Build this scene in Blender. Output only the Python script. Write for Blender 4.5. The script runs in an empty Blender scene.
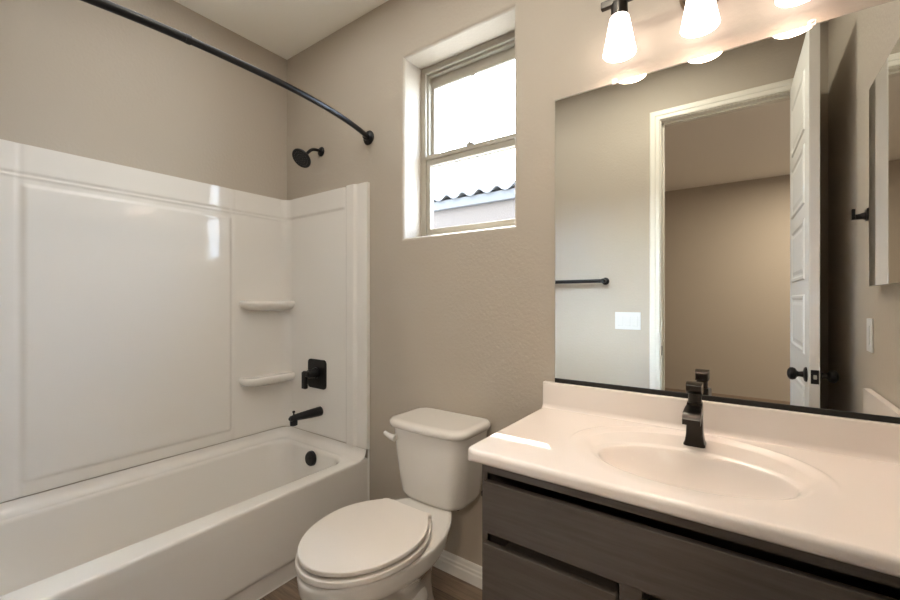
import bpy, bmesh, math, random
from mathutils import Vector, Matrix
C = bpy.context.scene
COL = C.collection
PI = math.pi
R = math.radians
random.seed(7)

# ------------------------------------------------------------------ camera, world, sun, exposure
CAM_Z = 1.195
cd = bpy.data.cameras.new('camera')
cam = bpy.data.objects.new('camera', cd)
COL.objects.link(cam)
cd.sensor_fit = 'HORIZONTAL'
cd.sensor_width = 36.0
cd.lens = 36.0 * 411.3 / 900.0
cd.clip_start = 0.01
cam.location = (0, 0, CAM_Z)
cam.rotation_euler = (R(90), 0, R(35.7))
C.camera = cam

C.view_settings.view_transform = 'Standard'
C.view_settings.look = 'None'
C.view_settings.exposure = -0.06
C.view_settings.gamma = 1.0
C.view_settings.use_curve_mapping = False
C.cycles.use_denoising = True
C.cycles.max_bounces = 14
C.cycles.diffuse_bounces = 8
C.cycles.glossy_bounces = 8
C.cycles.transmission_bounces = 8
C.cycles.transparent_max_bounces = 12
C.cycles.sample_clamp_indirect = 80.0
C.cycles.blur_glossy = 0.3

SKY = 24.0
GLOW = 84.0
w = bpy.data.worlds.new('sky')
C.world = w
w.use_nodes = True
wn, wl = w.node_tree.nodes, w.node_tree.links
bg = wn['Background']
tc = wn.new('ShaderNodeTexCoord')
nz = wn.new('ShaderNodeTexNoise'); nz.inputs['Scale'].default_value = 2.6; nz.inputs['Detail'].default_value = 6
cr = wn.new('ShaderNodeValToRGB')
cr.color_ramp.elements[0].position = 0.38; cr.color_ramp.elements[0].color = (0.50, 0.68, 1.0, 1)
cr.color_ramp.elements[1].position = 0.60; cr.color_ramp.elements[1].color = (0.90, 0.96, 1.0, 1)
wl.new(tc.outputs['Generated'], nz.inputs['Vector'])
wl.new(nz.outputs['Fac'], cr.inputs['Fac'])
wl.new(cr.outputs['Color'], bg.inputs['Color'])
# bright lobe added to the sky, aimed through the window at the door wall
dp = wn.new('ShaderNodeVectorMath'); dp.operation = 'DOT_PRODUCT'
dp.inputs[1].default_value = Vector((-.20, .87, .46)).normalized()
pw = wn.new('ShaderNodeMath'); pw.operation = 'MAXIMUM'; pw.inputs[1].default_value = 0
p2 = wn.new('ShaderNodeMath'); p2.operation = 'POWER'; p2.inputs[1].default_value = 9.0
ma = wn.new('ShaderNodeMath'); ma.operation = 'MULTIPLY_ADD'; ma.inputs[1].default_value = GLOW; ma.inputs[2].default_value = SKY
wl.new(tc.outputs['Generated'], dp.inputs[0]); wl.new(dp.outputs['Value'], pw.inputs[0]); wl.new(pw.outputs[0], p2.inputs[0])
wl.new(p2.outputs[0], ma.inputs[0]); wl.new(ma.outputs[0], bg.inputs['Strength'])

sd = bpy.data.lights.new('sun', 'SUN')
sd.energy = 26.0
sd.angle = R(0.5)
sd.color = (1.0, 0.95, 0.88)
sun = bpy.data.objects.new('sun', sd)
COL.objects.link(sun)
_sv = Vector((0.6, -0.8, -1.40))
sun.rotation_euler = _sv.to_track_quat('-Z', 'Y').to_euler()
sun.location = (-3, 5, 6)

# unseen fill added to lift the dim bedroom behind the doorway
ad = bpy.data.lights.new('bedroom_fill', 'AREA')
ad.shape = 'DISK'; ad.size = 0.35; ad.energy = 62; ad.color = (1.0, 0.85, 0.67)
al = bpy.data.objects.new('bedroom_fill', ad); COL.objects.link(al)
al.location = (0.80, -2.1, 2.62)
# added side fill, reaches the tub apron through the doorway
ad = bpy.data.lights.new('bedroom_side_fill', 'AREA')
ad.shape = 'RECTANGLE'; ad.size = 1.2; ad.size_y = 1.4; ad.energy = 13.0; ad.color = (1.0, 0.96, 0.92)
al = bpy.data.objects.new('bedroom_side_fill', ad); COL.objects.link(al)
al.location = (2.46, -1.55, 1.35); al.rotation_euler = (0, R(90), 0)
# broad unseen panel under the ceiling, added as even fill for the bathroom
ad = bpy.data.lights.new('bath_ceiling_fill', 'AREA')
ad.shape = 'RECTANGLE'; ad.size = 1.7; ad.size_y = 0.9; ad.energy = 11.5; ad.color = (1.0, 0.98, 0.92)
al = bpy.data.objects.new('bath_ceiling_fill', ad); COL.objects.link(al)
al.location = (-1.05, 0.72, 2.655)
# small unseen disk of extra fill, added overhead in front of the vanity
ad = bpy.data.lights.new('vanity_front_fill', 'AREA')
ad.shape = 'DISK'; ad.size = 0.16; ad.energy = 7.5; ad.color = (1.0, 0.94, 0.76)
al = bpy.data.objects.new('vanity_front_fill', ad); COL.objects.link(al)
al.location = (-0.45, 0.55, 2.665)

# ------------------------------------------------------------------ materials
def mat(name, col=(.8, .8, .8), rough=.5, metal=0.0, coat=0.0, spec=.5):
    m = bpy.data.materials.new(name); m.use_nodes = True
    b = m.node_tree.nodes['Principled BSDF']
    b.inputs['Base Color'].default_value = (*col, 1)
    b.inputs['Roughness'].default_value = rough
    b.inputs['Metallic'].default_value = metal
    b.inputs['Coat Weight'].default_value = coat
    b.inputs['Coat Roughness'].default_value = .05
    b.inputs['Specular IOR Level'].default_value = spec
    return m

def bump(m, scale, strength, dist=.002, detail=3):
    n, l = m.node_tree.nodes, m.node_tree.links
    t = n.new('ShaderNodeTexCoord'); z = n.new('ShaderNodeTexNoise'); bp = n.new('ShaderNodeBump')
    z.inputs['Scale'].default_value = scale; z.inputs['Detail'].default_value = detail
    bp.inputs['Strength'].default_value = strength; bp.inputs['Distance'].default_value = dist
    l.new(t.outputs['Object'], z.inputs['Vector']); l.new(z.outputs['Fac'], bp.inputs['Height'])
    l.new(bp.outputs['Normal'], n['Principled BSDF'].inputs['Normal'])
    return m

M = {}
M['wall'] = bump(mat('greige_wall_paint', (.440, .388, .325), .62, spec=.35), 75, .35, .003)
M['ceil'] = bump(mat('ceiling_paint', (.88, .85, .78), .8, spec=.2), 60, .3, .003)
M['reveal'] = M['wall']
M['trim'] = mat('white_trim_paint', (.80, .79, .76), .35)
M['casing'] = mat('white_casing_paint', (.74, .71, .64), .35)
M['acrylic'] = bump(mat('white_acrylic', (.73, .70, .66), .07, spec=.36), 4.5, .06, .02, 1)
M['china'] = mat('white_china', (.68, .655, .62), .10, coat=.6)
M['seat'] = mat('white_plastic', (.69, .645, .60), .28)
M['marble'] = mat('cultured_marble', (.77, .705, .66), .22, spec=.4)
M['black'] = bump(mat('matte_black_metal', (.014, .014, .016), .30, .5), 300, .03)
M['bronze'] = mat('dark_bronze_metal', (.046, .041, .037), .28, .9)
M['nickel'] = mat('brushed_bronze', (.28, .22, .16), .28, 1.0)
M['steel'] = mat('steel', (.6, .58, .55), .3, 1.0)
M['channel'] = mat('black_channel', (.006, .005, .004), .5)
M['vinyl'] = mat('almond_vinyl', (.36, .33, .275), .4)
M['plate'] = mat('white_plate', (.62, .62, .62), .3)
M['mirror'] = mat('mirror_glass', (.88, .89, .87), 0.0, 1.0)
M['mirroredge'] = mat('mirror_edge', (.30, .33, .30), .2)
M['rubber'] = mat('nozzle_rubber', (.05, .05, .055), .6)
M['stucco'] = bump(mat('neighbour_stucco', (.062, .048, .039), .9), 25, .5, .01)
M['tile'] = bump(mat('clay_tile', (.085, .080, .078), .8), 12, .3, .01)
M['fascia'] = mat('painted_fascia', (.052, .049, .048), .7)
M['ground'] = bump(mat('pale_gravel', (.52, .49, .44), .95), 30, .6, .02)
M['screw'] = mat('clear_clip', (.75, .74, .70), .15, coat=.5)

def glass_pane():
    m = bpy.data.materials.new('window_pane'); m.use_nodes = True
    n, l = m.node_tree.nodes, m.node_tree.links
    n.remove(n['Principled BSDF'])
    o = n['Material Output']; t = n.new('ShaderNodeBsdfTransparent'); g = n.new('ShaderNodeBsdfGlossy')
    g.inputs['Roughness'].default_value = .02
    lw = n.new('ShaderNodeLayerWeight'); lw.inputs['Blend'].default_value = .5
    f0 = n.new('ShaderNodeMath'); f0.operation = 'POWER'; f0.inputs[1].default_value = 4.0
    f = n.new('ShaderNodeMath'); f.operation = 'MULTIPLY_ADD'; f.inputs[1].default_value = .5; f.inputs[2].default_value = .03
    l.new(lw.outputs['Facing'], f0.inputs[0]); l.new(f0.outputs[0], f.inputs[0])
    mx = n.new('ShaderNodeMixShader')
    t.inputs['Color'].default_value = (.94, .96, .96, 1)
    l.new(f.outputs[0], mx.inputs[0]); l.new(t.outputs[0], mx.inputs[1]); l.new(g.outputs[0], mx.inputs[2])
    l.new(mx.outputs[0], o.inputs['Surface'])
    return m
M['pane'] = glass_pane()

def emit(name, col, s):
    m = bpy.data.materials.new(name); m.use_nodes = True
    n, l = m.node_tree.nodes, m.node_tree.links
    b = n['Principled BSDF']
    b.inputs['Base Color'].default_value = (.9, .88, .84, 1)
    b.inputs['Roughness'].default_value = .35
    b.inputs['Emission Color'].default_value = (*col, 1)
    b.inputs['Emission Strength'].default_value = s
    return m
LAMP = (1.0, .74, .48)
M['shade'] = emit('lit_frosted_shade', (1.0, .83, .76), 5.5)
M['bulb'] = emit('lit_bulb', (1.0, .68, .52), 36.0)

def wood(name, c1, c2, scale=(2.2, 34, 34), rough=.36):
    m = mat(name, c1, rough)
    n, l = m.node_tree.nodes, m.node_tree.links
    t = n.new('ShaderNodeTexCoord'); mp = n.new('ShaderNodeMapping'); z = n.new('ShaderNodeTexNoise'); r = n.new('ShaderNodeValToRGB')
    mp.inputs['Scale'].default_value = scale
    z.inputs['Scale'].default_value = 2.2; z.inputs['Detail'].default_value = 7; z.inputs['Roughness'].default_value = .62
    r.color_ramp.elements[0].position = .32; r.color_ramp.elements[0].color = (*c1, 1)
    r.color_ramp.elements[1].position = .72; r.color_ramp.elements[1].color = (*c2, 1)
    l.new(t.outputs['Object'], mp.inputs['Vector']); l.new(mp.outputs[0], z.inputs['Vector'])
    l.new(z.outputs['Fac'], r.inputs['Fac']); l.new(r.outputs['Color'], n['Principled BSDF'].inputs['Base Color'])
    return m
M['cab'] = wood('stained_cabinet_wood', (.066, .054, .047), (.108, .091, .080))

def floor_mat():
    m = mat('wood_look_plank', (.2, .15, .1), .45)
    n, l = m.node_tree.nodes, m.node_tree.links
    t = n.new('ShaderNodeTexCoord'); br = n.new('ShaderNodeTexBrick')
    br.inputs['Scale'].default_value = 1.0
    br.inputs['Brick Width'].default_value = 1.2; br.inputs['Row Height'].default_value = .15
    br.inputs['Mortar Size'].default_value = .0016; br.offset = .37
    br.inputs['Color1'].default_value = (.20, .145, .105, 1); br.inputs['Color2'].default_value = (.30, .225, .165, 1)
    br.inputs['Mortar'].default_value = (.05, .037, .028, 1)
    mp = n.new('ShaderNodeMapping'); mp.inputs['Scale'].default_value = (3, 45, 1)
    z = n.new('ShaderNodeTexNoise'); z.inputs['Scale'].default_value = 1.6; z.inputs['Detail'].default_value = 8; z.inputs['Roughness'].default_value = .65
    r = n.new('ShaderNodeValToRGB')
    r.color_ramp.elements[0].position = .3; r.color_ramp.elements[0].color = (.45, .42, .40, 1)
    r.color_ramp.elements[1].position = .7; r.color_ramp.elements[1].color = (1.1, 1.08, 1.05, 1)
    mx = n.new('ShaderNodeMix'); mx.data_type = 'RGBA'; mx.blend_type = 'MULTIPLY'; mx.inputs[0].default_value = 1
    l.new(t.outputs['Object'], br.inputs['Vector']); l.new(t.outputs['Object'], mp.inputs['Vector'])
    l.new(mp.outputs[0], z.inputs['Vector']); l.new(z.outputs['Fac'], r.inputs['Fac'])
    l.new(br.outputs['Color'], mx.inputs[6]); l.new(r.outputs['Color'], mx.inputs[7])
    l.new(mx.outputs[2], n['Principled BSDF'].inputs['Base Color'])
    return m
M['floor'] = floor_mat()

# ------------------------------------------------------------------ mesh helpers
def BM(): return bmesh.new()

def box(bm, x0, x1, y0, y1, z0, z1, bev=0.0, seg=3):
    t = bmesh.new()
    v = [t.verts.new((x, y, z)) for x in (x0, x1) for y in (y0, y1) for z in (z0, z1)]
    for f in ((0, 1, 3, 2), (4, 6, 7, 5), (0, 4, 5, 1), (2, 3, 7, 6), (0, 2, 6, 4), (1, 5, 7, 3)):
        t.faces.new([v[i] for i in f])
    bmesh.ops.recalc_face_normals(t, faces=t.faces)
    if bev > 0:
        bmesh.ops.bevel(t, geom=list(t.edges), offset=bev, segments=seg, profile=.5, affect='EDGES')
    merge(bm, t)

def merge(bm, t, mtx=None):
    me = bpy.data.meshes.new('tmp'); t.to_mesh(me); t.free()
    if mtx is not None: me.transform(mtx)
    bm.from_mesh(me); bpy.data.meshes.remove(me)

def rings(bm, rs, cap0=True, cap1=True, closed=True):
    vs = [[bm.verts.new(p) for p in r] for r in rs]
    n = len(rs[0])
    for a, b in zip(vs, vs[1:]):
        for i in range(n if closed else n - 1):
            j = (i + 1) % n
            bm.faces.new((a[i], a[j], b[j], b[i]))
    if cap0: bm.faces.new(list(reversed(vs[0])))
    if cap1: bm.faces.new(vs[-1])
    return vs

def lathe(bm, prof, org=(0, 0, 0), axis=(0, 0, 1), n=32, cap0=True, cap1=True):
    q = Vector((0, 0, 1)).rotation_difference(Vector(axis).normalized()).to_matrix()
    o = Vector(org); rs = []
    for r, h in prof:
        rs.append([o + q @ Vector((r * math.cos(2 * PI * i / n), r * math.sin(2 * PI * i / n), h)) for i in range(n)])
    rings(bm, rs, cap0, cap1)

def tube(bm, pts, rad, n=14, cap=True):
    pts = [Vector(p) for p in pts]
    if not hasattr(rad, '__len__'): rad = [rad] * len(pts)
    up = None; rs = []
    for i, p in enumerate(pts):
        d = (pts[min(i + 1, len(pts) - 1)] - pts[max(i - 1, 0)]).normalized()
        if up is None:
            up = d.orthogonal().normalized()
        up = (up - d * up.dot(d)).normalized()
        sd_ = d.cross(up)
        rs.append([p + (up * math.cos(2 * PI * k / n) + sd_ * math.sin(2 * PI * k / n)) * rad[i] for k in range(n)])
    rings(bm, rs, cap, cap)

def rrect(x0, x1, y0, y1, r, z, nc=8, ne=10):
    """rounded rectangle, counter-clockwise, fixed vertex count"""
    pts = []
    cs = [(x1 - r, y1 - r, 0), (x0 + r, y1 - r, 90), (x0 + r, y0 + r, 180), (x1 - r, y0 + r, 270)]
    for k, (cx, cy, a0) in enumerate(cs):
        arc = [(cx + r * math.cos(R(a0 + 90 * i / nc)), cy + r * math.sin(R(a0 + 90 * i / nc))) for i in range(nc + 1)]
        nx = cs[(k + 1) % 4]
        nxp = (nx[0] + r * math.cos(R(nx[2])), nx[1] + r * math.sin(R(nx[2])))
        pts += arc
        for i in range(1, ne):
            t = i / ne
            pts.append((arc[-1][0] * (1 - t) + nxp[0] * t, arc[-1][1] * (1 - t) + nxp[1] * t))
    return [(x, y, z) for x, y in pts]

def prism(bm, poly, axis, a, b, bev=0.0, seg=2):
    """extrude a 2-D outline along an axis: x -> (y,z), y -> (x,z), z -> (x,y)"""
    def P(u, v, t):
        return {'x': (t, u, v), 'y': (u, t, v), 'z': (u, v, t)}[axis]
    t = bmesh.new()
    r0 = [t.verts.new(P(u, v, a)) for u, v in poly]; r1 = [t.verts.new(P(u, v, b)) for u, v in poly]
    n = len(poly)
    for i in range(n):
        t.faces.new((r0[i], r0[(i + 1) % n], r1[(i + 1) % n], r1[i]))
    c0 = t.faces.new(list(reversed(r0))); c1 = t.faces.new(r1)
    bmesh.ops.recalc_face_normals(t, faces=t.faces)
    if bev > 0:
        bmesh.ops.bevel(t, geom=list(set(c0.edges) | set(c1.edges)), offset=bev, segments=seg, profile=.5, affect='EDGES')
    merge(bm, t)

def obj(name, bm, m, parent=None, smooth=True, angle=35):
    bmesh.ops.recalc_face_normals(bm, faces=bm.faces)
    me = bpy.data.meshes.new(name); bm.to_mesh(me); bm.free()
    o = bpy.data.objects.new(name, me); COL.objects.link(o)
    me.materials.append(M[m] if isinstance(m, str) else m)
    if smooth:
        me.polygons.foreach_set('use_smooth', [True] * len(me.polygons))
        try: me.set_sharp_from_angle(angle=R(angle))
        except Exception: pass
        wm = o.modifiers.new('weighted_normals', 'WEIGHTED_NORMAL'); wm.keep_sharp = True; wm.weight = 60
    if parent is not None:
        o.parent = parent
        o.matrix_parent_inverse = Matrix.Translation(parent.location).inverted()
    return o

def thing(name, label, cat, loc=(0, 0, 0), group=None):
    o = bpy.data.objects.new(name, None); COL.objects.link(o)
    o.location = loc; o.empty_display_size = .05
    o['label'] = label; o['category'] = cat
    if group: o['group'] = group
    return o

def struct(name, bm, m, label, cat, smooth=False, parent=None):
    o = obj(name, bm, m, parent, smooth)
    o['kind'] = 'structure'; o['label'] = label; o['category'] = cat
    return o

def sm(a, b, x):
    t = max(0, min(1, (x - a) / (b - a))); return t * t * (3 - 2 * t)

# ------------------------------------------------------------------ room shell
WY = 1.47            # window and vanity wall
FY = -0.012          # door wall
LX = -2.291          # tub wall
RX = 0.356           # right wall
CZ = 2.672
BY = -3.33           # far wall of the bedroom
WX0, WX1, WZ0, WZ1 = -1.331, -0.747, 1.492, 2.356   # window opening
RD = 0.125           # recess depth to the window frame
TH = 0.20

bm = BM(); box(bm, LX - .1, 2.6, BY - .1, WY + .1, -.05, 0)
struct('floor', bm, 'floor', 'brown wood look plank floor', 'floor')
bm = BM(); box(bm, LX - .1, 2.6, BY - .1, WY + .2, CZ, CZ + .08)
struct('ceiling', bm, 'ceil', 'off white ceiling above the tub corner', 'ceiling')
bm = BM(); box(bm, LX - .12, LX, FY - .12, WY + .2, 0, CZ)
struct('wall_left', bm, 'wall', 'greige wall along the long side of the tub', 'wall')

# window wall with a drywall-wrapped opening whose edges are bull-nosed
def back_wall():
    bm = BM()
    x0, x1, z0, z1 = LX - .12, RX + .12, 0, CZ
    rr = .018
    def frame(y, i):
        return [(WX0 - i, y, WZ0 - i), (WX1 + i, y, WZ0 - i), (WX1 + i, y, WZ1 + i), (WX0 - i, y, WZ1 + i)]
    outer = [(x0, WY, z0), (x1, WY, z0), (x1, WY, z1), (x0, WY, z1)]
    rs = [outer]
    for k in range(7):
        a = PI / 2 * k / 6
        rs.append(frame(WY + rr * (1 - math.cos(a)), rr * (1 - math.sin(a))))
    rs.append(frame(WY + TH, 0))
    vs = rings(bm, rs, False, False)
    ob = [bm.verts.new((x, WY + TH, z)) for x, y, z in outer]
    for i in range(4):
        j = (i + 1) % 4
        bm.faces.new((vs[-1][i], vs[-1][j], ob[j], ob[i]))
        bm.faces.new((ob[i], ob[j], vs[0][j], vs[0][i]))
    return bm
struct('wall_back', back_wall(), 'wall', 'greige wall with the window, toilet and vanity mirror', 'wall', smooth=True)

bm = BM(); box(bm, RX, RX + .12, FY - .0, WY, 0, CZ)
struct('wall_right', bm, 'wall', 'greige wall at the right end of the vanity', 'wall')

# door wall
DX0, DX1, DZ = -.440, .236, 2.345
bm = BM()
box(bm, LX, DX0 - .02, FY - .12, FY, 0, CZ); box(bm, DX1 + .02, RX + .12, FY - .12, FY, 0, CZ)
box(bm, DX0 - .02, DX1 + .02, FY - .12, FY, DZ + .02, CZ)
struct('wall_front', bm, 'wall', 'greige wall with the doorway, seen in the mirror', 'wall')
bm = BM()
box(bm, DX0 - .02, DX0, FY - .12, FY, 0, DZ); box(bm, DX1, DX1 + .02, FY - .12, FY, 0, DZ)
box(bm, DX0 - .02, DX1 + .02, FY - .12, FY, DZ, DZ + .02)
box(bm, DX0, DX0 + .010, FY - .075, FY - .045, 0, DZ); box(bm, DX0, DX1, FY - .075, FY - .045, DZ - .010, DZ)
box(bm, DX1 - .010, DX1, FY - .075, FY - .045, 0, DZ)
tj = struct('trim_2', bm, 'casing', 'off white door jamb lining the doorway', 'door jamb')
bm = BM(); box(bm, DX0 - .001, DX0 + .0015, FY - .036, FY - .006, .838, .898, .0006, 1)
obj('strike_plate', bm, 'black', tj)['label'] = 'black strike plate'
# casing: stepped profile mitred round the opening
def casing(y, dr):
    bm = BM()
    prof = [(.006, 0), (.006, .010), (.012, .013), (.030, .013), (.036, .017), (.060, .017), (.066, .012), (.066, 0)]
    for (o, h), (o2, h2) in zip(prof, prof[1:]):
        a = [(DX0 - o, 0), (DX0 - o, DZ + o), (DX1 + o, DZ + o), (DX1 + o, 0)]
        b = [(DX0 - o2, 0), (DX0 - o2, DZ + o2), (DX1 + o2, DZ + o2), (DX1 + o2, 0)]
        va = [bm.verts.new((p[0], y + dr * h, p[1])) for p in a]; vb = [bm.verts.new((p[0], y + dr * h2, p[1])) for p in b]
        for i in range(3): bm.faces.new((va[i], va[i + 1], vb[i + 1], vb[i]))
    bmesh.ops.remove_doubles(bm, verts=bm.verts, dist=1e-5)
    return bm
struct('trim_1', casing(FY, 1), 'casing', 'off white stepped casing around the doorway', 'door casing')
struct('trim_3', casing(FY - .12, -1), 'casing', 'off white casing on the bedroom side of the doorway', 'door casing')

# the bedroom beyond the doorway
bm = BM(); box(bm, LX - .1, 2.6, BY - .1, BY, 0, CZ)
struct('wall_bedroom_back', bm, 'wall', 'dim greige bedroom wall seen through the doorway in the mirror', 'wall')
bm = BM(); box(bm, LX - .1, LX, BY, FY - .12, 0, CZ)
struct('wall_bedroom_left', bm, 'wall', 'bedroom side wall at the tub end', 'wall')
bm = BM(); box(bm, 2.5, 2.6, BY, FY - .12, 0, CZ); box(bm, RX + .12, 2.5, FY - .12, FY, 0, CZ)
struct('wall_bedroom_right', bm, 'wall', 'bedroom side wall away from the tub', 'wall')

# baseboards
BP = [(0, 0), (.014, 0), (.014, .042), (.011, .048), (.011, .058), (.008, .064), (.006, .078), (.003, .084), (0, .084)]
def baseboard(name, axis, wall, dr, a, b, label):
    bm = BM()
    poly = [(wall + dr * d, h) for d, h in BP]
    prism(bm, poly, 'x' if axis == 'x' else 'y', a, b)
    struct(name, bm, 'trim', label, 'baseboard')
baseboard('baseboard_back', 'x', WY, -1, -1.545, -.57, 'white moulded baseboard behind the toilet')
baseboard('baseboard_front', 'x', FY, 1, -1.545, DX0 - .067, 'white baseboard on the door wall left of the doorway')
baseboard('baseboard_right', 'y', RX, -1, FY + .005, .94, 'white baseboard on the right wall behind the open door')

# ------------------------------------------------------------------ window
win = thing('window_1', 'single hung window with almond vinyl frame deep in the wall', 'window', (-1.04, WY + RD, WZ0))
win['kind'] = 'structure'
FYW = WY + RD
def rect_frame(bm, x0, x1, z0, z1, wl_, wr, wb, wt, y0, y1, bev=.002):
    box(bm, x0, x0 + wl_, y0, y1, z0, z1, bev, 1); box(bm, x1 - wr, x1, y0, y1, z0, z1, bev, 1)
    box(bm, x0 + wl_ * .8, x1 - wr * .8, y0 + .0004, y1 - .0004, z0, z0 + wb, bev, 1)
    box(bm, x0 + wl_ * .8, x1 - wr * .8, y0 + .0004, y1 - .0004, z1 - wt, z1, bev, 1)
bm = BM()
rect_frame(bm, WX0, WX1, WZ0, WZ1, .030, .030, .030, .030, FYW + .005, FYW + .065)
rect_frame(bm, WX0 + .028, WX1 - .028, WZ0 + .028, WZ1 - .028, .012, .012, .010, .014, FYW + .020, FYW + .060)
obj('window_frame', bm, 'vinyl', win)
ZM = 1.895
bm = BM()
rect_frame(bm, WX0 + .038, WX1 - .038, ZM - .030, WZ1 - .040, .018, .018, .055, .055, FYW + .042, FYW + .060)
box(bm, -1.050, -1.028, FYW + .036, FYW + .044, WZ1 - .108, WZ1 - .094, .002, 1)
us = obj('upper_sash', bm, 'vinyl', win)
bm = BM(); box(bm, WX0 + .05, WX1 - .05, FYW + .050, FYW + .053, ZM, WZ1 - .08)
obj('glass_pane', bm, 'pane', us, False)
bm = BM()
rect_frame(bm, WX0 + .032, WX1 - .032, WZ0 + .026, ZM + .020, .022, .022, .030, .050, FYW + .012, FYW + .036)
box(bm, WX0 + .034, WX1 - .034, FYW + .006, FYW + .014, ZM - .002, ZM + .020, .002, 1)
ls = obj('lower_sash', bm, 'vinyl', win)
bm = BM(); box(bm, WX0 + .05, WX1 - .05, FYW + .022, FYW + .025, WZ0 + .045, ZM - .02)
obj('glass_pane', bm, 'pane', ls, False)
bm = BM(); box(bm, -1.060, -1.020, FYW + .004, FYW + .030, ZM + .018, ZM + .028, .003, 2); box(bm, -1.05, -1.03, FYW + .0, FYW + .012, ZM + .026, ZM + .034, .003, 2)
obj('sash_lock', bm, 'vinyl', ls)

# eave of this house, above the window outside
bm = BM(); box(bm, -6, 4, WY + TH, 2.34, 3.085, 3.12); box(bm, -6, 4, 2.32, 2.36, 3.085, 3.30)
box(bm, -6, 4, WY + TH, 2.36, 3.27, 3.30); box(bm, -6, 4, WY + TH, WY + TH + .05, CZ, 3.1)
struct('trim_4', bm, 'fascia', 'roof eave outside above the window', 'eave')

# neighbour's house
NY = 6.6
nh = thing('neighbour_house', 'pale stucco house with scalloped tile roof edge outside the window', 'house', (-6, NY, -.3))
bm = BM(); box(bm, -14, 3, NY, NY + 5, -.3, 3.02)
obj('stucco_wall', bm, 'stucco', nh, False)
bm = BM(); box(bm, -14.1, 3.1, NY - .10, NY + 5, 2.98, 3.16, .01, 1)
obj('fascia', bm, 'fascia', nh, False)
def tiles():
    bm = BM(); n = 520; x0, x1 = -14.1, 3.1; p = .37
    rows = []
    for y, dz, th in ((NY - .16, 0, 0), (NY - .16, 0, 1), (NY + 1.5, .10, 1)):
        r = []
        for i in range(n + 1):
            x = x0 + (x1 - x0) * i / n
            s = math.sin(2 * PI * x / p)
            z = 3.165 + .062 * (s if s > 0 else .45 * s) + dz + (.045 if th else 0)
            r.append((x, y, z))
        rows.append(r)
    rings(bm, rows, False, False, False)
    return bm
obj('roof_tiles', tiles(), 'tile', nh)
bm = BM(); box(bm, -14, 8, WY + TH + .01, 14, -.35, -.3)
struct('floor_outside', bm, 'ground', 'gravel yard outside the window', 'ground')

# ------------------------------------------------------------------ tub surround
SB = -2.262   # surface of the back panel at offset zero
SE = 1.452    # surface of the end panel
ST = 1.795; SJ = .437
CR = .055
def back_h(y, z):
    h = 0.0
    h += .007 * sm(1.674, 1.692, z)
    if z > 1.60: h += .004 * math.exp(-((z - 1.672) / .006) ** 2)
    ex, ez = .020, .020
    a = sm(.318, .340, y) * (1 - sm(1.104, 1.126, y)) * sm(.484, .502, z) * (1 - sm(1.628, 1.648, z))
    h += .007 * a
    # soft grooves at both sides of the middle panel
    h -= .004 * math.exp(-((y - .315) / .012) ** 2) + .004 * math.exp(-((y - 1.122) / .012) ** 2)
    return h
def end_h(x, z):
    h = .006 * sm(1.674, 1.692, z) * (1 - sm(-1.745, -1.725, x))
    h += .016 * sm(-1.725, -1.700, x) * (1 - sm(-1.652, -1.630, x))
    h += .004 * sm(-1.652, -1.630, x)
    return h
def axis_pts(a, b, n, extra, wdt=.03, m=9):
    s = [a + (b - a) * i / n for i in range(n + 1)]
    for e in extra:
        s += [e - wdt + 2 * wdt * i / m for i in range(m + 1)]
    return sorted({round(t, 5) for t in s if a <= t <= b})
FD = CR * (1 - math.cos(R(45)))
sur = thing('tub_surround', 'glossy white acrylic wall surround standing on the tub', 'tub surround', (-1.93, .71, SJ))
def grid(bm, us, vs, P, back):
    V = [[bm.verts.new(P(u, v)) for v in vs] for u in us]
    for i in range(len(us) - 1):
        for j in range(len(vs) - 1):
            bm.faces.new((V[i][j], V[i + 1][j], V[i + 1][j + 1], V[i][j + 1]))
    loop = [V[i][0] for i in range(len(us))] + [V[-1][j] for j in range(1, len(vs))] + \
           [V[i][-1] for i in range(len(us) - 2, -1, -1)] + [V[0][j] for j in range(len(vs) - 2, 0, -1)]
    B = [bm.verts.new(back(v.co)) for v in loop]
    for i in range(len(loop)):
        j = (i + 1) % len(loop)
        bm.faces.new((loop[i], loop[j], B[j], B[i]))
def fillet(d):
    d = max(0, d)
    if d >= CR: return 0
    return CR - math.sqrt(max(0, CR * CR - (CR - d) ** 2))
ys0, ys1 = FY + .018 + FD, SE - FD
ys = axis_pts(ys0, ys1, 60, (.325, 1.115, ys0 + .02, ys1 - .02), .026, 12)
zs = axis_pts(SJ, ST, 50, (.493, 1.638, 1.682), .02, 12)
bm = BM()
def PB(y, z):
    d = min(SE - y, y - (FY + .018))
    return (SB + back_h(y, z) + fillet(d), y, z)
grid(bm, ys, zs, PB, lambda c: (LX + .001, c.y, c.z))
obj('back_panel', bm, 'acrylic', sur, angle=60)
xs = axis_pts(SB + FD, -1.568, 40, (SB + FD + .02, -1.712, -1.641), .02, 12)
xs += [-1.563, -1.5605]
bm = BM()
def PE(x, z):
    h = end_h(x, z)
    if x > -1.5675: h *= .6
    return (x, SE - h - fillet(x - SB), z)
grid(bm, xs, zs, PE, lambda c: (c.x, WY - .001, c.z))
obj('end_panel', bm, 'acrylic', sur, angle=60)
bm = BM()
def PF(x, z):
    return (x, FY + .018 + end_h(x, z) + fillet(x - SB), z)
grid(bm, xs, zs, PF, lambda c: (c.x, FY + .001, c.z))
obj('end_panel', bm, 'acrylic', sur, angle=60)

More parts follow.
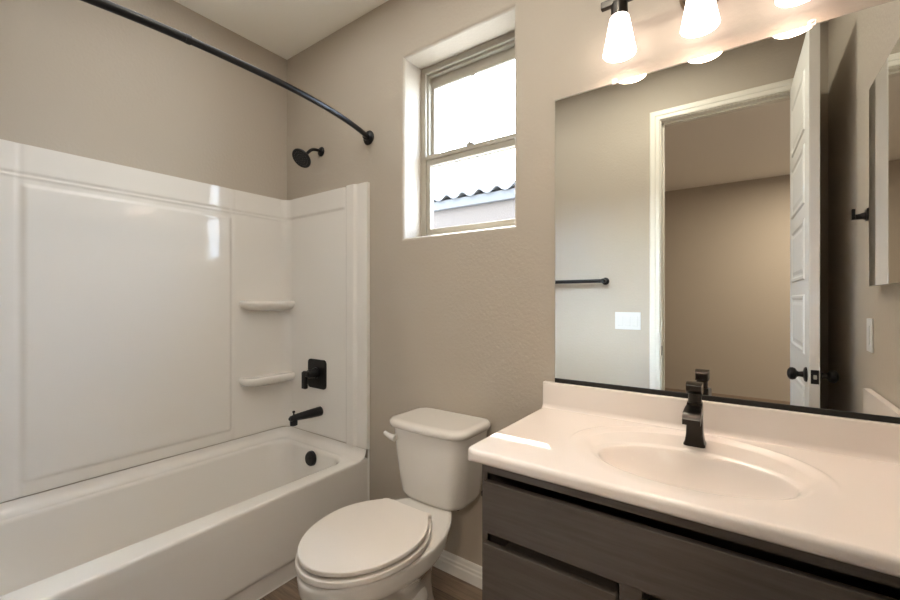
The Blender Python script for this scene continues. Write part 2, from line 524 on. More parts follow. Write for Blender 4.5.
def shelf(z, y_free, y_wall):
    s = 1 if y_wall > y_free else -1
    bm = BM(); rs = []
    # outline in plan, from the free end round to the end wall; offset o shrinks it for the underside
    def outline(o, zz):
        xb, xf = SB - .01, SB + .092 - o
        yf = y_free + s * o
        r = max(.012, .055 - o * .3)
        pts = [(xb, yf, zz)]
        for i in range(9):
            a = R(90 * i / 8)
            pts.append((xf - r + r * math.sin(a), yf + s * (r - r * math.cos(a)), zz))
        for i in range(1, 9):
            pts.append((xf - .012 * (i / 8) ** 2, (yf + s * r) + (y_wall - (yf + s * r)) * i / 8, zz))
        pts.append((xb, y_wall, zz))
        return pts
    for o, zz in ((.072, -.058), (.050, -.054), (.026, -.046), (.010, -.036), (.002, -.026), (0, -.016), (.002, -.005), (.010, 0), (.022, .001), (.032, -.003), (.05, -.004)):
        rs.append(outline(o, z + zz))
    rings(bm, rs)
    obj('shelf', bm, 'acrylic', sur, angle=70)
for z in (1.190, .762):
    shelf(z, 1.160, SE + .002); shelf(z, .262, FY + .016)

# ------------------------------------------------------------------ bathtub
tub = thing('bathtub', 'white alcove bathtub along the left wall under the surround', 'bathtub', (-1.93, .71, 0))
bm = BM()
NC, NE = 8, 14
TX0, TX1, TY0, TY1 = LX + .004, -1.570, FY + .004, WY - .004
def bow(pts, z):   # the front rim leans outwards very slightly towards the near end
    return [(x + ((.030 if z == 0 else -.022) * sm(1.47, .0, y) if x > -1.80 else 0), y, zz) for x, y, zz in pts]
rs = []
rs.append(bow(rrect(TX0, TX1 - .001, TY0, TY1, .002, .330, NC, NE), 0))
rs.append(bow(rrect(TX0, TX1, TY0, TY1, .002, .370, NC, NE), 0))
rs.append(bow(rrect(TX0, TX1 - .001, TY0, TY1, .002, .378, NC, NE), 0))
rs.append(bow(rrect(TX0, TX1 - .0035, TY0, TY1, .002, .3825, NC, NE), 0))
rs.append(bow(rrect(TX0 + .001, TX1 - .009, TY0 + .001, TY1 - .001, .004, .385, NC, NE), 0))
rs.append(bow(rrect(SB + .038, TX1 - .060, FY + .075, SE - .050, .10, .386, NC, NE), 1))
rs.append(bow(rrect(SB + .046, TX1 - .068, FY + .085, SE - .060, .11, .380, NC, NE), 1))
rs.append(bow(rrect(SB + .052, TX1 - .075, FY + .095, SE - .066, .11, .366, NC, NE), 1))
rs.append(bow(rrect(SB + .060, TX1 - .096, FY + .14, SE - .074, .12, .28, NC, NE), 1))
rs.append(bow(rrect(SB + .078, TX1 - .112, FY + .25, SE - .092, .12, .14, NC, NE), 1))
rs.append(bow(rrect(SB + .095, TX1 - .13, FY + .31, SE - .112, .12, .085, NC, NE), 1))
rs.append(bow(rrect(SB + .13, TX1 - .17, FY + .37, SE - .15, .10, .062, NC, NE), 1))
rings(bm, rs, False, True)
obj('basin', bm, 'acrylic', tub, angle=50)
# upstand under the surround, curved into the deck
bm = BM()
UP = [(0, SJ - .004), (.004, .415), (.010, .402), (.022, .392), (.040, .3865)]
def upstand():
    path = []
    off = []
    for d, z in UP:
        r = max(.02, CR - d)
        x0 = SB + d; y1 = SE - d; y0 = FY + .018 + d
        p = [(-1.569, y1)]
        for i in range(9):
            a = R(90 + 90 * i / 8); p.append((x0 + r + r * math.cos(a), y1 - r + r * math.sin(a)))
        for i in range(9):
            a = R(180 + 90 * i / 8); p.append((x0 + r + r * math.cos(a), y0 + r + r * math.sin(a)))
        p.append((-1.569, y0))
        off.append([(x, y, z) for x, y in p])
    rings(bm, off, False, False, False)
    top = off[0]
    back = [(x if i in (0, len(top) - 1) else LX + .002 if 9 > i > 5 or 9 <= i < 14 else x, y, z) for i, (x, y, z) in enumerate(top)]
upstand()
obj('deck_flange', bm, 'acrylic', tub, angle=60)
# apron: side sheet with a stepped skirt
bm = BM()
AP = [(-.001, .332), (-.002, .30), (.002, .10), (.002, .092), (-.001, .084), (-.008, .077), (-.010, .070), (-.010, .006), (-.012, .0), (-.06, .0), (-.06, .332)]
rs = []
for i in range(25):
    y = TY0 + (TY1 - TY0) * i / 24
    k = .030 * sm(1.47, .0, y)
    rs.append([(TX1 + d + k * (.35 + .65 * z / .335), y, z) for d, z in AP])
rings(bm, rs)
obj('apron', bm, 'acrylic', tub, angle=50)
bm = BM(); box(bm, -1.5715, -1.5625, WY - .007, WY, 0, SJ, .002, 2)
obj('caulk_bead', bm, 'trim', tub)
bm = BM(); tube(bm, [(TX1 - .012 + .35 * .030 * sm(1.47, .0, TY0 + (WY - .01 - TY0) * i / 24), TY0 + (WY - .01 - TY0) * i / 24, .003) for i in range(25)], .0045, 8)
obj('caulk_bead', bm, 'trim', tub)
bm = BM(); lathe(bm, [(.006, .022), (.033, .020), (.039, .013), (.040, 0)], (-1.915, SE - .074, .335), (0, -1, .10), 32)
lathe(bm, [(.010, .024), (.012, .018)], (-1.915, SE - .074, .335), (0, -1, .10), 16)
obj('overflow_cover', bm, 'black', tub)['label'] = 'round black overflow cover'
bm = BM(); lathe(bm, [(.036, 0), (.034, .005), (.02, .006), (.018, .012), (.006, .014)], (-1.93, 1.20, .061), (0, 0, 1), 28)
obj('drain', bm, 'black', tub)['label'] = 'black drain'

# ------------------------------------------------------------------ shower fittings
rod = thing('shower_rod', 'curved black shower curtain rod spanning the tub', 'shower rod', (-1.567, WY, 2.025))
bm = BM()
def rodpt(t):
    y = FY + (WY - FY) * t
    u = (2 * t - 1)
    return Vector((-1.567 + .128 * (1 - abs(u) ** 2.4), y, 2.025))
near = [rodpt(i / 60) for i in range(0, 25)]; far = [rodpt(i / 60) for i in range(23, 61)]
tube(bm, far, .0122, 18)
obj('rod', bm, 'black', rod)
bm = BM(); tube(bm, near, .0138, 18); tube(bm, [rodpt(.392), rodpt(.402)], .0148, 18)
obj('outer_sleeve', bm, 'black', rod)
for y, d in ((WY, -1), (FY, 1)):
    bm = BM(); lathe(bm, [(.036, 0), (.037, .004), (.033, .009), (.026, .011), (.018, .016), (.015, .030), (.0125, .034)], (-1.567, y, 2.025), (0, d, 0), 36)
    obj('flange', bm, 'black', rod)

sh = thing('wall_shower', 'small black shower head on a bent arm above the surround', 'shower head', (-1.955, WY, 2.036))
bm = BM(); lathe(bm, [(.027, 0), (.027, .004), (.022, .010), (.012, .014)], (-1.955, WY, 2.036), (0, -1, 0), 32)
obj('wall_flange', bm, 'black', sh)
hc = Vector((-1.953, 1.343, 1.966)); hn = Vector((.10, -.72, -.69)).normalized()
bm = BM()
pts = [Vector((-1.955, 1.468, 2.036)), Vector((-1.955, 1.440, 2.038)), Vector((-1.955, 1.415, 2.034)), Vector((-1.955, 1.395, 2.022)), hc - hn * .030]
P2 = []
for i in range(len(pts) - 1):
    for k in range(6): P2.append(pts[i].lerp(pts[i + 1], k / 6))
P2.append(pts[-1])
for _ in range(6):
    P2 = [P2[0]] + [(P2[i - 1] + P2[i] * 2 + P2[i + 1]) / 4 for i in range(1, len(P2) - 1)] + [P2[-1]]
tube(bm, P2, .0085, 16)
obj('arm', bm, 'black', sh)
bm = BM()
lathe(bm, [(.010, -.036), (.014, -.030), (.016, -.022), (.026, -.014), (.045, -.006), (.054, .000), (.056, .006), (.054, .010), (.050, .0105)], hc, hn, 44)
hd = obj('shower_head', bm, 'black', sh)
bm = BM()
q = Vector((0, 0, 1)).rotation_difference(hn).to_matrix()
for rr, nn in ((.012, 6), (.025, 12), (.039, 18)):
    for i in range(nn):
        a = 2 * PI * i / nn
        c = hc + q @ Vector((rr * math.cos(a), rr * math.sin(a), .010))
        lathe(bm, [(.0028, 0), (.0024, .003)], c, hn, 8)
obj('spray_nozzles', bm, 'rubber', hd)

va = thing('shower_valve', 'black square shower valve with lever on the surround', 'shower valve', (-1.965, SE, .778))
bm = BM()
pl = [(x, z) for x, z, _ in rrect(-1.965 - .080, -1.965 + .080, .778 - .082, .778 + .082, .022, 0, 6, 2)]
prism(bm, pl, 'y', SE + .002, SE - .009, .003, 2)
obj('escutcheon', bm, 'black', va)
bm = BM(); lathe(bm, [(.030, 0), (.030, .012), (.026, .016), (.024, .050), (.020, .056)], (-1.965, SE - .008, .785), (0, -1, 0), 32)
obj('hub', bm, 'black', va)
bm = BM(); box(bm, -2.012, -1.978, SE - .075, SE - .052, .70, .795, .006, 3); box(bm, -2.008, -1.948, SE - .074, SE - .052, .768, .800, .008, 3)
obj('lever_handle', bm, 'black', va)

sp = thing('tub_spout', 'black tub spout with lift knob below the valve', 'tub spout', (-1.94, SE, .570))
bm = BM()
rs = []
for t, rz, rx, zc in ((0, .026, .026, .571), (.02, .026, .026, .571), (.06, .0245, .0245, .571), (.11, .021, .0225, .5715), (.158, .017, .021, .572), (.184, .014, .019, .570), (.192, .008, .012, .569)):
    rs.append([(-1.94 + rx * math.cos(2 * PI * k / 24), SE - t, zc + rz * math.sin(2 * PI * k / 24)) for k in range(24)])
rings(bm, rs)
lathe(bm, [(.012, .0), (.0195, .004), (.020, .030), (.013, .042)], (-1.94, SE - .168, .530), (0, 0, 1), 24)
obj('spout_body', bm, 'black', sp)
bm = BM(); lathe(bm, [(.004, 0), (.004, .014), (.0075, .016), (.0075, .022), (.004, .025)], (-1.94, SE - .168, .584), (0, 0, 1), 16)
obj('diverter_knob', bm, 'black', sp)

# ------------------------------------------------------------------ toilet
TX = -1.000
toi = thing('toilet', 'white two piece toilet with closed lid between tub and vanity', 'toilet', (TX, 1.1, 0))
def egg(z, yf, yb, wd, sq=2.0, wb=None, n=56, front=.56):
    """plan outline of the bowl: long round front, fuller back"""
    wb = wd if wb is None else wb
    yc = yf + (yb - yf) * front
    p = []
    for i in range(n):
        a = 2 * PI * i / n
        c, s = math.cos(a), math.sin(a)
        e = 2.0 if s < 0 else sq
        x = math.copysign(abs(c) ** (2 / e), c); y = math.copysign(abs(s) ** (2 / e), s)
        w_ = wd if s < 0 else wd + (wb - wd) * min(1, abs(s) * 1.0)
        p.append((TX + w_ * x, yc + (y * (yc - yf) if s < 0 else y * (yb - yc)), z))
    return p
bm = BM()
rs = [egg(0, .895, 1.245, .092, 3.2), egg(.012, .888, 1.25, .096, 3.2), egg(.05, .893, 1.24, .090, 3), egg(.11, .893, 1.225, .080, 2.8),
      egg(.17, .868, 1.22, .084, 2.6), egg(.22, .825, 1.225, .104, 2.4, .088), egg(.26, .785, 1.232, .126, 2.3, .090), egg(.295, .750, 1.24, .148, 2.3, .092),
      egg(.318, .727, 1.26, .165, 2.4, .094), egg(.332, .709, 1.285, .179, 2.5, .096), egg(.340, .701, 1.30, .185, 2.7, .098), egg(.352, .696, 1.31, .188, 2.9, .099), egg(.384, .694, 1.315, .190, 3.0, .100), egg(.392, .695, 1.315, .189, 3.2, .100),
      egg(.398, .698, 1.312, .186, 3.2, .098), egg(.399, .712, 1.30, .172, 3.2, .09)]
rings(bm, rs)
for s in (-1, 1):   # the trapway swelling on either side
    t = bmesh.new(); bmesh.ops.create_uvsphere(t, u_segments=24, v_segments=16, radius=1)
    merge(bm, t, Matrix.Translation((TX + s * .072, 1.085, .155)) @ Matrix.Diagonal((.038, .055, .052, 1)))
    t = bmesh.new(); bmesh.ops.create_uvsphere(t, u_segments=24, v_segments=16, radius=1)
    merge(bm, t, Matrix.Translation((TX + s * .078, 1.15, .022)) @ Matrix.Diagonal((.034, .05, .026, 1)))
obj('bowl', bm, 'china', toi, angle=60)
def lidring(z, o, yf, yb, wd):
    """seat outline: elongated round front, sides drawing in to a straight back edge; inset by o"""
    yf, yb, wd = yf + o, yb - o, wd - o
    yc = yf + (yb - yf) * .56; rc = .018
    right = []
    for i in range(25):
        a = R(90 * i / 24)
        right.append((wd * math.sin(a), yc - (yc - yf) * math.cos(a)))
    for i in range(1, 13):
        t = i / 12
        right.append((wd * (1 - .40 * t ** 2.1), yc + (yb - rc - yc) * t))
    wb = right[-1][0]
    for i in range(1, 6):
        a = R(90 * i / 5)
        right.append((wb - rc * 1.0 * (1 - math.cos(a)) - .004 * i / 5, yb - rc + rc * math.sin(a)))
    left = [(-x, y) for x, y in reversed(right[1:])]
    return [(TX + x, y, z) for x, y in right + left]
def slab(yf, yb, wd, z0, z1, rnd, crown=.002):
    bm = BM(); rs = []
    for i in range(5):
        a = R(90 * i / 4)
        rs.append(lidring(z0 + rnd * (1 - math.cos(a)), rnd * (1 - math.sin(a)), yf, yb, wd))
    for i in range(5):
        a = R(90 * i / 4)
        rs.append(lidring(z1 - rnd * (1 - math.sin(a)), rnd * (1 - math.cos(a)), yf, yb, wd))
    rs.append(lidring(z1 + crown, .05, yf, yb, wd))
    rings(bm, rs)
    return bm
obj('seat_ring', slab(.696, 1.140, .188, .4055, .4245, .004, 0), 'seat', toi, angle=60)
obj('seat_lid', slab(.703, 1.128, .184, .4325, .4475, .004), 'seat', toi, angle=60)
bm = BM(); box(bm, TX - .06, TX + .06, .80, 1.11, .398, .406); box(bm, TX - .06, TX + .06, .80, 1.11, .424, .433)
obj('seat_bumper', bm, 'seat', toi, False)
for s in (-1, 1):
    bm = BM(); box(bm, TX + s * .078 - .018, TX + s * .078 + .018, 1.122, 1.150, .398, .436, .007, 3)
    obj('hinge', bm, 'seat', toi)
def tankring(z, hw, yf, yb, r, bowv):
    cx = TX - .015
    p = rrect(cx - hw, cx + hw, yf, yb, r, z, 8, 12)
    out = []
    for x, y, zz in p:
        if y < (yf + yb) / 2:
            y -= bowv * (1 - ((x - cx) / hw) ** 2)
        out.append((x, y, zz))
    return out
bm = BM()
rings(bm, [tankring(0.3890, 0.1030, 1.300, 1.41, .045, .006), tankring(0.3910, 0.1280, 1.275, 1.43, .05, .010), tankring(0.4010, 0.1430, 1.258, 1.442, .055, .014),
           tankring(0.4220, 0.1520, 1.250, 1.448, .056, .016), tankring(0.5070, 0.1630, 1.242, 1.452, .055, .016), tankring(0.6070, 0.1740, 1.237, 1.453, .050, .016), tankring(0.6790, 0.1810, 1.235, 1.453, .05, .016)])
obj('tank', bm, 'china', toi, angle=60)
bm = BM()
rings(bm, [tankring(0.6800, 0.1790, 1.230, 1.455, .048, .014), tankring(0.6830, 0.1890, 1.220, 1.460, .052, .016), tankring(0.6950, 0.1920, 1.216, 1.462, .054, .017),
           tankring(0.7040, 0.1900, 1.218, 1.461, .053, .016), tankring(0.7105, 0.1830, 1.226, 1.456, .05, .015), tankring(0.7130, 0.1630, 1.246, 1.44, .045, .012)])
obj('tank_lid', bm, 'china', toi, angle=60)
bm = BM()
lathe(bm, [(.014, 0), (.014, .010), (.010, .016)], (-1.152, 1.240, .640), (0, -1, 0), 20)
P3 = [Vector((-1.148, 1.218, .638)), Vector((-1.166, 1.215, .640)), Vector((-1.192, 1.217, .645)), Vector((-1.206, 1.220, .648)), Vector((-1.210, 1.221, .649))]
tube(bm, P3, [.014, .013, .010, .009, .004], 16)
obj('flush_lever', bm, 'china', toi)
bm = BM(); lathe(bm, [(.007, 0), (.007, .035), (.012, .036), (.012, .044)], (TX + .062, 1.36, .352), (0, 0, 1), 12)
obj('tank_bolt', bm, 'black', toi)['label'] = 'dark tank bolt under the tank'

# ------------------------------------------------------------------ vanity cabinet
VX0, VX1, VF = -.572, RX - .004, .944
vc = thing('vanity_cabinet', 'dark stained vanity cabinet below the sink countertop', 'vanity cabinet', (-.1, 1.2, 0))
bm = BM()
box(bm, VX0, VX0 + .016, VF + .001, WY - .002, 0, .764)
box(bm, VX1 - .016, VX1, VF + .001, WY - .002, 0, .764)
box(bm, VX0 + .016, VX1 - .016, VF + .02, WY - .002, .10, .116)
box(bm, VX0 + .016, VX1 - .016, WY - .012, WY - .002, .116, .764)
box(bm, VX0 + .016, VX1 - .016, VF + .065, VF + .08, 0, .10)
obj('carcass', bm, 'cab', vc, False)
bm = BM()
ft = VF + .019
for a, b in ((VX0, VX0 + .016), (VX1 - .016, VX1), (-.224, -.178)):
    box(bm, a, b, VF, ft, .10, .764 if a != -.224 else .600)
box(bm, VX0 + .015, VX1 - .015, VF + .0003, ft, .738, .764)
box(bm, VX0 + .015, VX1 - .015, VF + .0003, ft, .577, .602)
box(bm, VX0 + .015, VX1 - .015, VF + .0003, ft, .10, .135)
box(bm, VX0 + .015, -.224, VF + .0003, ft, .33, .37)
obj('face_frame', bm, 'cab', vc, False)
def slabfront(name, x0, x1, z0, z1):
    bm = BM(); box(bm, x0, x1, VF - .020, VF - .001, z0, z1, .0025, 2)
    return obj(name, bm, 'cab', vc, angle=30)
slabfront('false_drawer_front', VX0 + .014, VX1 - .014, .592, .722)
for z0, z1 in ((.362, .560), (.122, .340)):
    d = slabfront('drawer_front', VX0 + .014, -.226, z0, z1)
    bm = BM(); box(bm, VX0 + .045, -.235, VF, 1.38, z0 + .02, z1 - .03)
    obj('drawer_box', bm, 'cab', d, False)
def shaker(x0, x1, z0, z1):
    bm = BM(); fy0, fy1 = VF - .020, VF - .001; s = .055
    box(bm, x0, x0 + s, fy0, fy1, z0, z1, .002, 2); box(bm, x1 - s, x1, fy0, fy1, z0, z1, .002, 2)
    box(bm, x0 + s - .002, x1 - s + .002, fy0, fy1, z0, z0 + s, .002, 2); box(bm, x0 + s - .002, x1 - s + .002, fy0, fy1, z1 - s, z1, .002, 2)
    box(bm, x0 + s - .004, x1 - s + .004, fy0 + .010, fy1, z0 + s - .004, z1 - s + .004)
    obj('cabinet_door', bm, 'cab', vc, angle=30)
shaker(-.178, .082, .122, .566); shaker(.086, VX1 - .014, .122, .566)

# ------------------------------------------------------------------ countertop with moulded sink
CT = .797; CB = .765; CX0, CX1, CF = -.617, RX - .003, .918
ct = thing('vanity_countertop', 'white cultured marble countertop with moulded oval sink', 'countertop', (-.12, 1.2, CB))
IE = (-.115, 1.149, .208, .126); OE = (-.126, 1.190, .282, .234)
def topz(x, y):
    z = CT
    r_o = math.hypot((x - OE[0]) / OE[2], (y - OE[1]) / OE[3])
    r_i = math.hypot((x - IE[0]) / IE[2], (y - IE[1]) / IE[3])
    if r_o < 1.10:
        fb = sm(-.45, .25, (y - OE[1]) / OE[3])
        z += .0030 * fb * math.exp(-((r_o - 1.0) / .022) ** 2)
        z -= .0080 * (1 - sm(.90 - .25 * (1 - fb), 1.0, r_o))
    if r_i < 1.12:
        # smooth roll over the inner lip, then the bowl
        z -= .006 * (1 - sm(.98, 1.12, r_i))
    if r_i < 1.0:
        z -= .128 * (1 - r_i ** 2.1) ** .85
    # rolled front and left edges
    for d in (y - CF, x - CX0):
        if d < .012:
            z -= .012 - math.sqrt(max(0, .012 ** 2 - (.012 - max(0, d)) ** 2))
    return z
xs_ = sorted({round(CX0 + v, 5) for v in (0, .0003, .001, .002, .004, .0065, .009, .012)} | {round(CX0 + .012 + (CX1 - CX0 - .012) * i / 250, 5) for i in range(251)})
ys_ = sorted({round(CF + v, 5) for v in (0, .0003, .001, .002, .004, .0065, .009, .012)} | {round(CF + .012 + (WY - .002 - CF - .012) * i / 150, 5) for i in range(151)})
def ctop():
    bm = BM()
    cr_ = .036   # rounded front-left corner in plan
    def P(x, y):
        z = topz(x, y)
        px, py = x, y
        if x < CX0 + cr_ and y < CF + cr_:
            cx, cy = CX0 + cr_, CF + cr_
            dx, dy = (cx - x) / cr_, (cy - y) / cr_
            k = math.sqrt(1 - dy * dy / 2), math.sqrt(1 - dx * dx / 2)
            px, py = cx - cr_ * dx * k[0], cy - cr_ * dy * k[1]
            m = min(1, max(dx, dy)); d = (1 - m) * cr_
            z = CT - (.012 - math.sqrt(max(0, .012 ** 2 - (.012 - d) ** 2)) if d < .012 else 0)
        return (px, py, z)
    V = [[bm.verts.new(P(x, y)) for y in ys_] for x in xs_]
    for i in range(len(xs_) - 1):
        for j in range(len(ys_) - 1):
            bm.faces.new((V[i][j], V[i + 1][j], V[i + 1][j + 1], V[i][j + 1]))
    loop = [V[i][0] for i in range(len(xs_))] + [V[-1][j] for j in range(1, len(ys_))] + \
           [V[i][-1] for i in range(len(xs_) - 2, -1, -1)] + [V[0][j] for j in range(len(ys_) - 2, 0, -1)]
    cen = Vector(((CX0 + CX1) / 2, (CF + WY) / 2, 0))
    prev = loop
    for zz, ins in ((.775, 0), (.769, .002), (CB, .006), (CB, .030)):
        cur = []
        for v in loop:
            x, y = v.co.x, v.co.y
            x = max(x, CX0 + ins) if x < CX1 - .05 else x - 0
            y = max(y, CF + ins)
            cur.append(bm.verts.new((x, y, min(zz, v.co.z))))
        for i in range(len(loop)):
            j = (i + 1) % len(loop)
            bm.faces.new((prev[i], prev[j], cur[j], cur[i]))
        prev = cur
    return bm
obj('countertop', ctop(), 'marble', ct, angle=50)
bm = BM()
poly = [(WY - .001, CT - .002), (WY - .034, CT - .002), (WY - .027, CT + .002), (WY - .023, CT + .008), (WY - .021, CT + .016), (WY - .020, .885), (WY - .0185, .889), (WY - .016, .8905), (WY - .001, .8905)]
prism(bm, poly, 'x', CX0 + .002, CX1, .0015, 1)
obj('backsplash', bm, 'marble', ct, angle=50)
bm = BM(); box(bm, CX1 - .020, CX1, .922, WY - .019, CT - .002, .8885, .002, 2)
obj('side_splash', bm, 'marble', ct)
bm = BM(); lathe(bm, [(.023, 0), (.022, .004), (.014, .005), (.012, .009), (.004, .010)], (-.112, 1.150, CT - .1485), (0, 0, 1), 28)
obj('sink_drain', bm, 'black', ct)['label'] = 'dark sink drain'

# ------------------------------------------------------------------ faucet
fx, fy = -.116, 1.345
fa = thing('faucet', 'dark bronze single lever faucet behind the sink', 'faucet', (fx, fy, CT - .006))
z0 = CT - .0075
bm = BM()
def fr(z, hx, y0, y1, r): return rrect(fx - hx, fx + hx, fy + y0, fy + y1, r, z0 + z, 5, 3)
rings(bm, [fr(0, .0265, -.030, .028, .010), fr(.004, .0265, -.030, .028, .010), fr(.010, .0235, -.026, .025, .009), fr(.030, .0205, -.022, .022, .008),
           fr(.070, .0195, -.021, .021, .008), fr(.115, .0190, -.021, .021, .008), fr(.118, .0180, -.020, .020, .008)])
obj('faucet_body', bm, 'bronze', fa, angle=40)
bm = BM()
rs = []
for y, zt, zb, hx in ((.0, .112, .072, .0185), (-.025, .112, .078, .019), (-.055, .109, .084, .0205), (-.078, .104, .082, .0215), (-.092, .098, .078, .0215), (-.099, .090, .076, .021)):
    rs.append([(fx + a * hx, fy + y, z0 + (zt if b > 0 else zb)) for a, b in ((-1, -1), (1, -1), (1, 1), (.8, 1), (-.8, 1), (-1, 1))])
rings(bm, rs)
obj('spout', bm, 'bronze', fa, angle=30)
bm = BM(); lathe(bm, [(.0165, .112), (.0165, .142), (.0155, .144)], (fx, fy, z0), (0, 0, 1), 28)
obj('neck', bm, 'bronze', fa)
bm = BM()
rs = []
for y, zt, zb, hx in ((.028, .166, .150, .016), (.021, .172, .144, .0185), (.0, .175, .142, .0195), (-.020, .175, .144, .0195), (-.036, .173, .150, .019), (-.044, .170, .156, .018)):
    rs.append([(fx + a * hx, fy + y, z0 + (zt if b > 0 else zb)) for a, b in ((-1, -1), (1, -1), (1, 1), (.8, 1), (-.8, 1), (-1, 1))])
rings(bm, rs)
obj('lever_handle', bm, 'bronze', fa, angle=30)

# ------------------------------------------------------------------ vanity mirror
mi = thing('vanity_mirror', 'large frameless mirror above the backsplash', 'mirror', (-.11, WY, .90))
MX0, MX1, MZ0, MZ1 = -.573, .345, .906, 1.935
bm = BM(); box(bm, MX0, MX1, WY - .006, WY - .0005, MZ0, MZ1)
obj('mirror_backing', bm, 'mirroredge', mi, False)
bm = BM()
v = [bm.verts.new(p) for p in ((MX0 + .001, WY - .0063, MZ0 + .001), (MX1 - .001, WY - .0063, MZ0 + .001), (MX1 - .001, WY - .0063, MZ1 - .001), (MX0 + .001, WY - .0063, MZ1 - .001))]
bm.faces.new(v)
obj('mirror_glass', bm, 'mirror', mi, False)
bm = BM(); box(bm, MX0, MX1, WY - .0095, WY - .0005, .891, .9065, .001, 1)
obj('bottom_channel', bm, 'channel', mi, False)['label'] = 'black channel under the mirror'
for x in (-.362, .145):
    bm = BM(); box(bm, x - .009, x + .009, WY - .0095, WY - .0005, MZ1 - .007, MZ1 + .012, .004, 3)
    lathe(bm, [(.005, 0), (.004, .002), (.001, .0025)], (x, WY - .010, MZ1 + .006), (0, -1, 0), 12)
    obj('mirror_clip', bm, 'screw', mi)

# ------------------------------------------------------------------ vanity light
vl = thing('vanity_light', 'three shade vanity light bar above the mirror', 'wall light', (-.11, WY, 2.16))
SY = 1.382
bm = BM(); lathe(bm, [(.060, 0), (.060, .010), (.054, .018), (.02, .022)], (-.108, WY, 2.135), (0, -1, 0), 44)
obj('backplate', bm, 'nickel', vl)
bm = BM(); box(bm, -.384, .172, SY - .008, SY + .010, 2.140, 2.164, .003, 2); box(bm, -.122, -.094, SY + .005, WY - .015, 2.136, 2.160, .003, 2)
obj('light_bar', bm, 'bronze', vl)
for x in (-.327, -.107, .113):
    bm = BM(); lathe(bm, [(.016, .050), (.022, .046), (.025, .038), (.026, .0), (.024, -.004)], (x, SY, 2.098), (0, 0, 1), 28)
    obj('shade_holder', bm, 'bronze', vl)
    bm = BM()
    lathe(bm, [(.010, .120), (.025, .120), (.029, .115), (.0325, .098), (.0385, .064), (.0450, .028), (.0492, .007), (.0500, .002), (.0480, 0), (.0470, .007), (.043, .028), (.0365, .064), (.0305, .098), (.026, .112), (.010, .116)], (x, SY, 1.980), (0, 0, 1), 40, False, False)
    s = obj('glass_shade', bm, 'shade', vl, angle=60)
    bm = BM(); lathe(bm, [(.012, 2.094), (.013, 2.078), (.021, 2.062), (.025, 2.044), (.024, 2.028), (.017, 2.016), (.004, 2.012)], (x, SY, 0), (0, 0, 1), 24)
    obj('bulb', bm, 'bulb', s)

# ------------------------------------------------------------------ right wall: medicine cabinet, robe hook, switch
mc = thing('medicine_cabinet', 'mirrored medicine cabinet on the right wall beside the vanity', 'medicine cabinet', (RX, 1.2, 1.24))
bm = BM(); box(bm, .3345, RX + .02, 1.024, 1.400, 1.243, 1.886)
obj('cabinet_box', bm, 'trim', mc, False)
bm = BM(); box(bm, .3305, .3345, 1.021, 1.403, 1.240, 1.889)
d = obj('mirror_door', bm, 'mirroredge', mc, False)
bm = BM(); v = [bm.verts.new(p) for p in ((.3302, 1.022, 1.241), (.3302, 1.402, 1.241), (.3302, 1.402, 1.888), (.3302, 1.022, 1.888))]; bm.faces.new(v)
obj('mirror_face', bm, 'mirror', d, False)

rh = thing('robe_hook', 'small black robe hook on the right wall behind the door edge', 'robe hook', (RX, .872, 1.50))
bm = BM(); box(bm, RX - .008, RX, .852, .892, 1.478, 1.520, .002, 2)
obj('hook_base', bm, 'black', rh)
bm = BM(); box(bm, RX - .044, RX - .006, .863, .881, 1.484, 1.502, .002, 2); lathe(bm, [(.014, 0), (.013, .006), (.009, .020), (.008, .03)], (RX - .006, .872, 1.495), (-1, 0, 0), 20); box(bm, RX - .046, RX - .036, .861, .883, 1.484, 1.522, .002, 2)
obj('hook_arm', bm, 'black', rh)

def rocker_plate(name, label, cat, wall, axis, c, z, gangs, dr):
    t = thing(name, label, cat, (wall, c, z) if axis == 'x' else (c, wall, z))
    wd = .070 + .046 * (gangs - 1)
    def bx(a0, a1, d0, d1, z_0, z_1, bev):
        bm = BM()
        lo, hi = sorted((wall + dr * d0, wall + dr * d1))
        if axis == 'x': box(bm, lo, hi, a0, a1, z_0, z_1, bev, 2)
        else: box(bm, a0, a1, lo, hi, z_0, z_1, bev, 2)
        return bm
    obj('wall_plate', bx(c - wd / 2, c + wd / 2, 0, .006, z - .058, z + .058, .002), 'plate', t)
    for g in range(gangs):
        cc = c + (g - (gangs - 1) / 2) * .046
        obj('switch_rocker', bx(cc - .0165, cc + .0165, .004, .0085, z - .033, z + .033, .0015), 'plate', t)
    return t
rocker_plate('light_switch', 'single white switch plate on the right wall above the side splash', 'light switch', RX, 'x', .905, 1.072, 1, -1)
rocker_plate('light_switch', 'three gang white switch plate beside the doorway', 'light switch', FY, 'y', -.642, 1.055, 3, 1)

tb = thing('towel_bar', 'black towel bar on the wall left of the doorway', 'towel bar', (-1.09, FY, 1.325))
bm = BM(); tube(bm, [(-1.395, FY + .066, 1.325), (-.786, FY + .066, 1.325)], .0130, 18)
obj('bar', bm, 'black', tb)
for x in (-1.395, -.786):
    bm = BM(); lathe(bm, [(.025, 0), (.025, .005), (.020, .010), (.011, .014), (.011, .050), (.016, .056), (.016, .078), (.012, .081)], (x, FY, 1.325), (0, 1, 0), 28)
    obj('post', bm, 'black', tb)

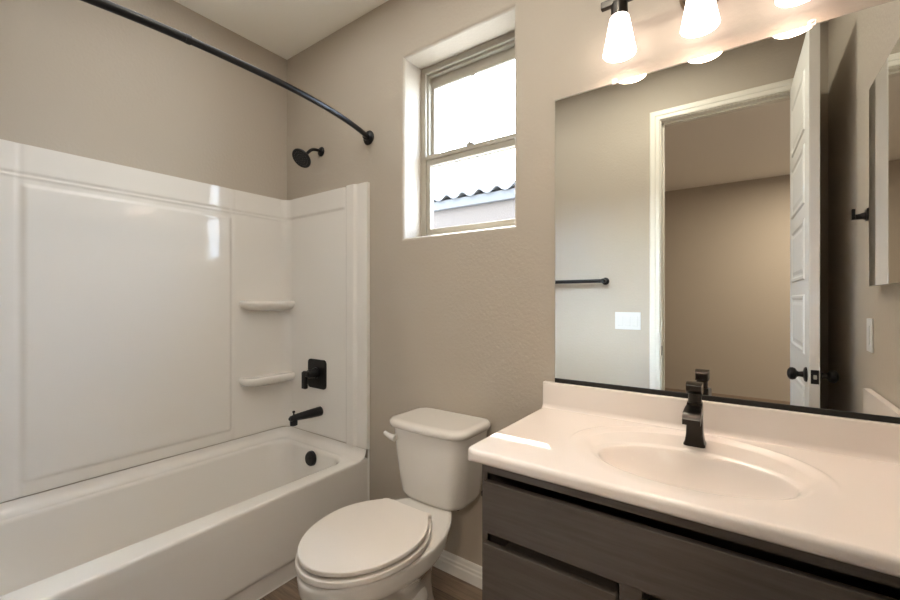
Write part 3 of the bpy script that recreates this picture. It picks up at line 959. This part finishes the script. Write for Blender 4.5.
# ------------------------------------------------------------------ the open door
dr_ = thing('door_1', 'white panelled door standing open beside the doorway, seen in the mirror', 'door', (.25, FY + .004, .008))
dr_['kind'] = 'structure'
LX0, LX1, DY0, DY1 = .2145, .2500, FY + .004, .660
bm = BM(); box(bm, LX0, LX1, DY0, DY1, .008, 2.350, .0015, 1)
for z_0, z_1 in ((1.945, 2.21), (1.62, 1.885), (1.285, 1.555), (.955, 1.22), (.55, .82), (.17, .49)):
    for xf, s in ((LX0, -1), (LX1, 1)):
        o = [(DY0 + .11, z_0), (DY1 - .11, z_0), (DY1 - .11, z_1), (DY0 + .11, z_1)]
        def ring_(i, d): 
            a, b = (o[0][0] + i, o[0][1] + i), (o[2][0] - i, o[2][1] - i)
            return [(xf + s * d, p, q_) for p, q_ in ((a[0], a[1]), (b[0], a[1]), (b[0], b[1]), (a[0], b[1]))]
        rings(bm, [ring_(0, -.0002), ring_(.006, .006), ring_(.016, .006), ring_(.026, .001), ring_(.034, .001), ring_(.050, .005)], False, True)
obj('door_leaf', bm, 'trim', dr_, False)
for xf, s in ((LX0, -1), (LX1, 1)):
    bm = BM(); lathe(bm, [(.032, 0), (.032, .004), (.028, .008), (.013, .012), (.011, .026), (.014, .032), (.024, .038), (.0275, .047), (.026, .056), (.018, .063), (.006, .066)], (xf, .598, .875), (s, 0, 0), 32)
    obj('door_knob', bm, 'black', dr_)
bm = BM(); box(bm, .2205, .2465, DY1 - .002, DY1 + .0012, .846, .904, .001, 1)
lp = obj('latch_plate', bm, 'black', dr_)
bm = BM(); box(bm, .2275, .2395, DY1, DY1 + .010, .866, .884, .003, 2)
obj('latch_bolt', bm, 'steel', lp)
for z in (.25, 1.2, 2.12):
    bm = BM(); lathe(bm, [(.006, 0), (.006, .09)], (LX1 + .004, FY + .008, z), (0, 0, 1), 12)
    obj('hinge', bm, 'black', dr_)

_p = Vector((LX0, DY1, 0))
_m = Matrix.Translation(_p) @ Matrix.Rotation(R(-1.3), 4, 'Z') @ Matrix.Translation(-_p)   # the leaf stands a little past square
for c in [dr_] + list(dr_.children_recursive):
    if c.type == 'MESH': c.data.transform(_m)

# ------------------------------------------------------------------ paper holder on the cabinet side
tp = thing('toilet_paper_holder', 'black paper holder on the vanity side next to the toilet', 'paper holder', (VX0, 1.09, .60))
bm = BM(); box(bm, VX0 - .008, VX0 + .001, 1.07, 1.11, .580, .620, .002, 2)
obj('mounting_plate', bm, 'black', tp)
bm = BM(); box(bm, VX0 - .088, VX0 - .006, 1.082, 1.098, .592, .608, .002, 2); box(bm, VX0 - .088, VX0 - .074, 1.082, 1.225, .592, .606, .002, 2)
obj('holder_arm', bm, 'black', tp)
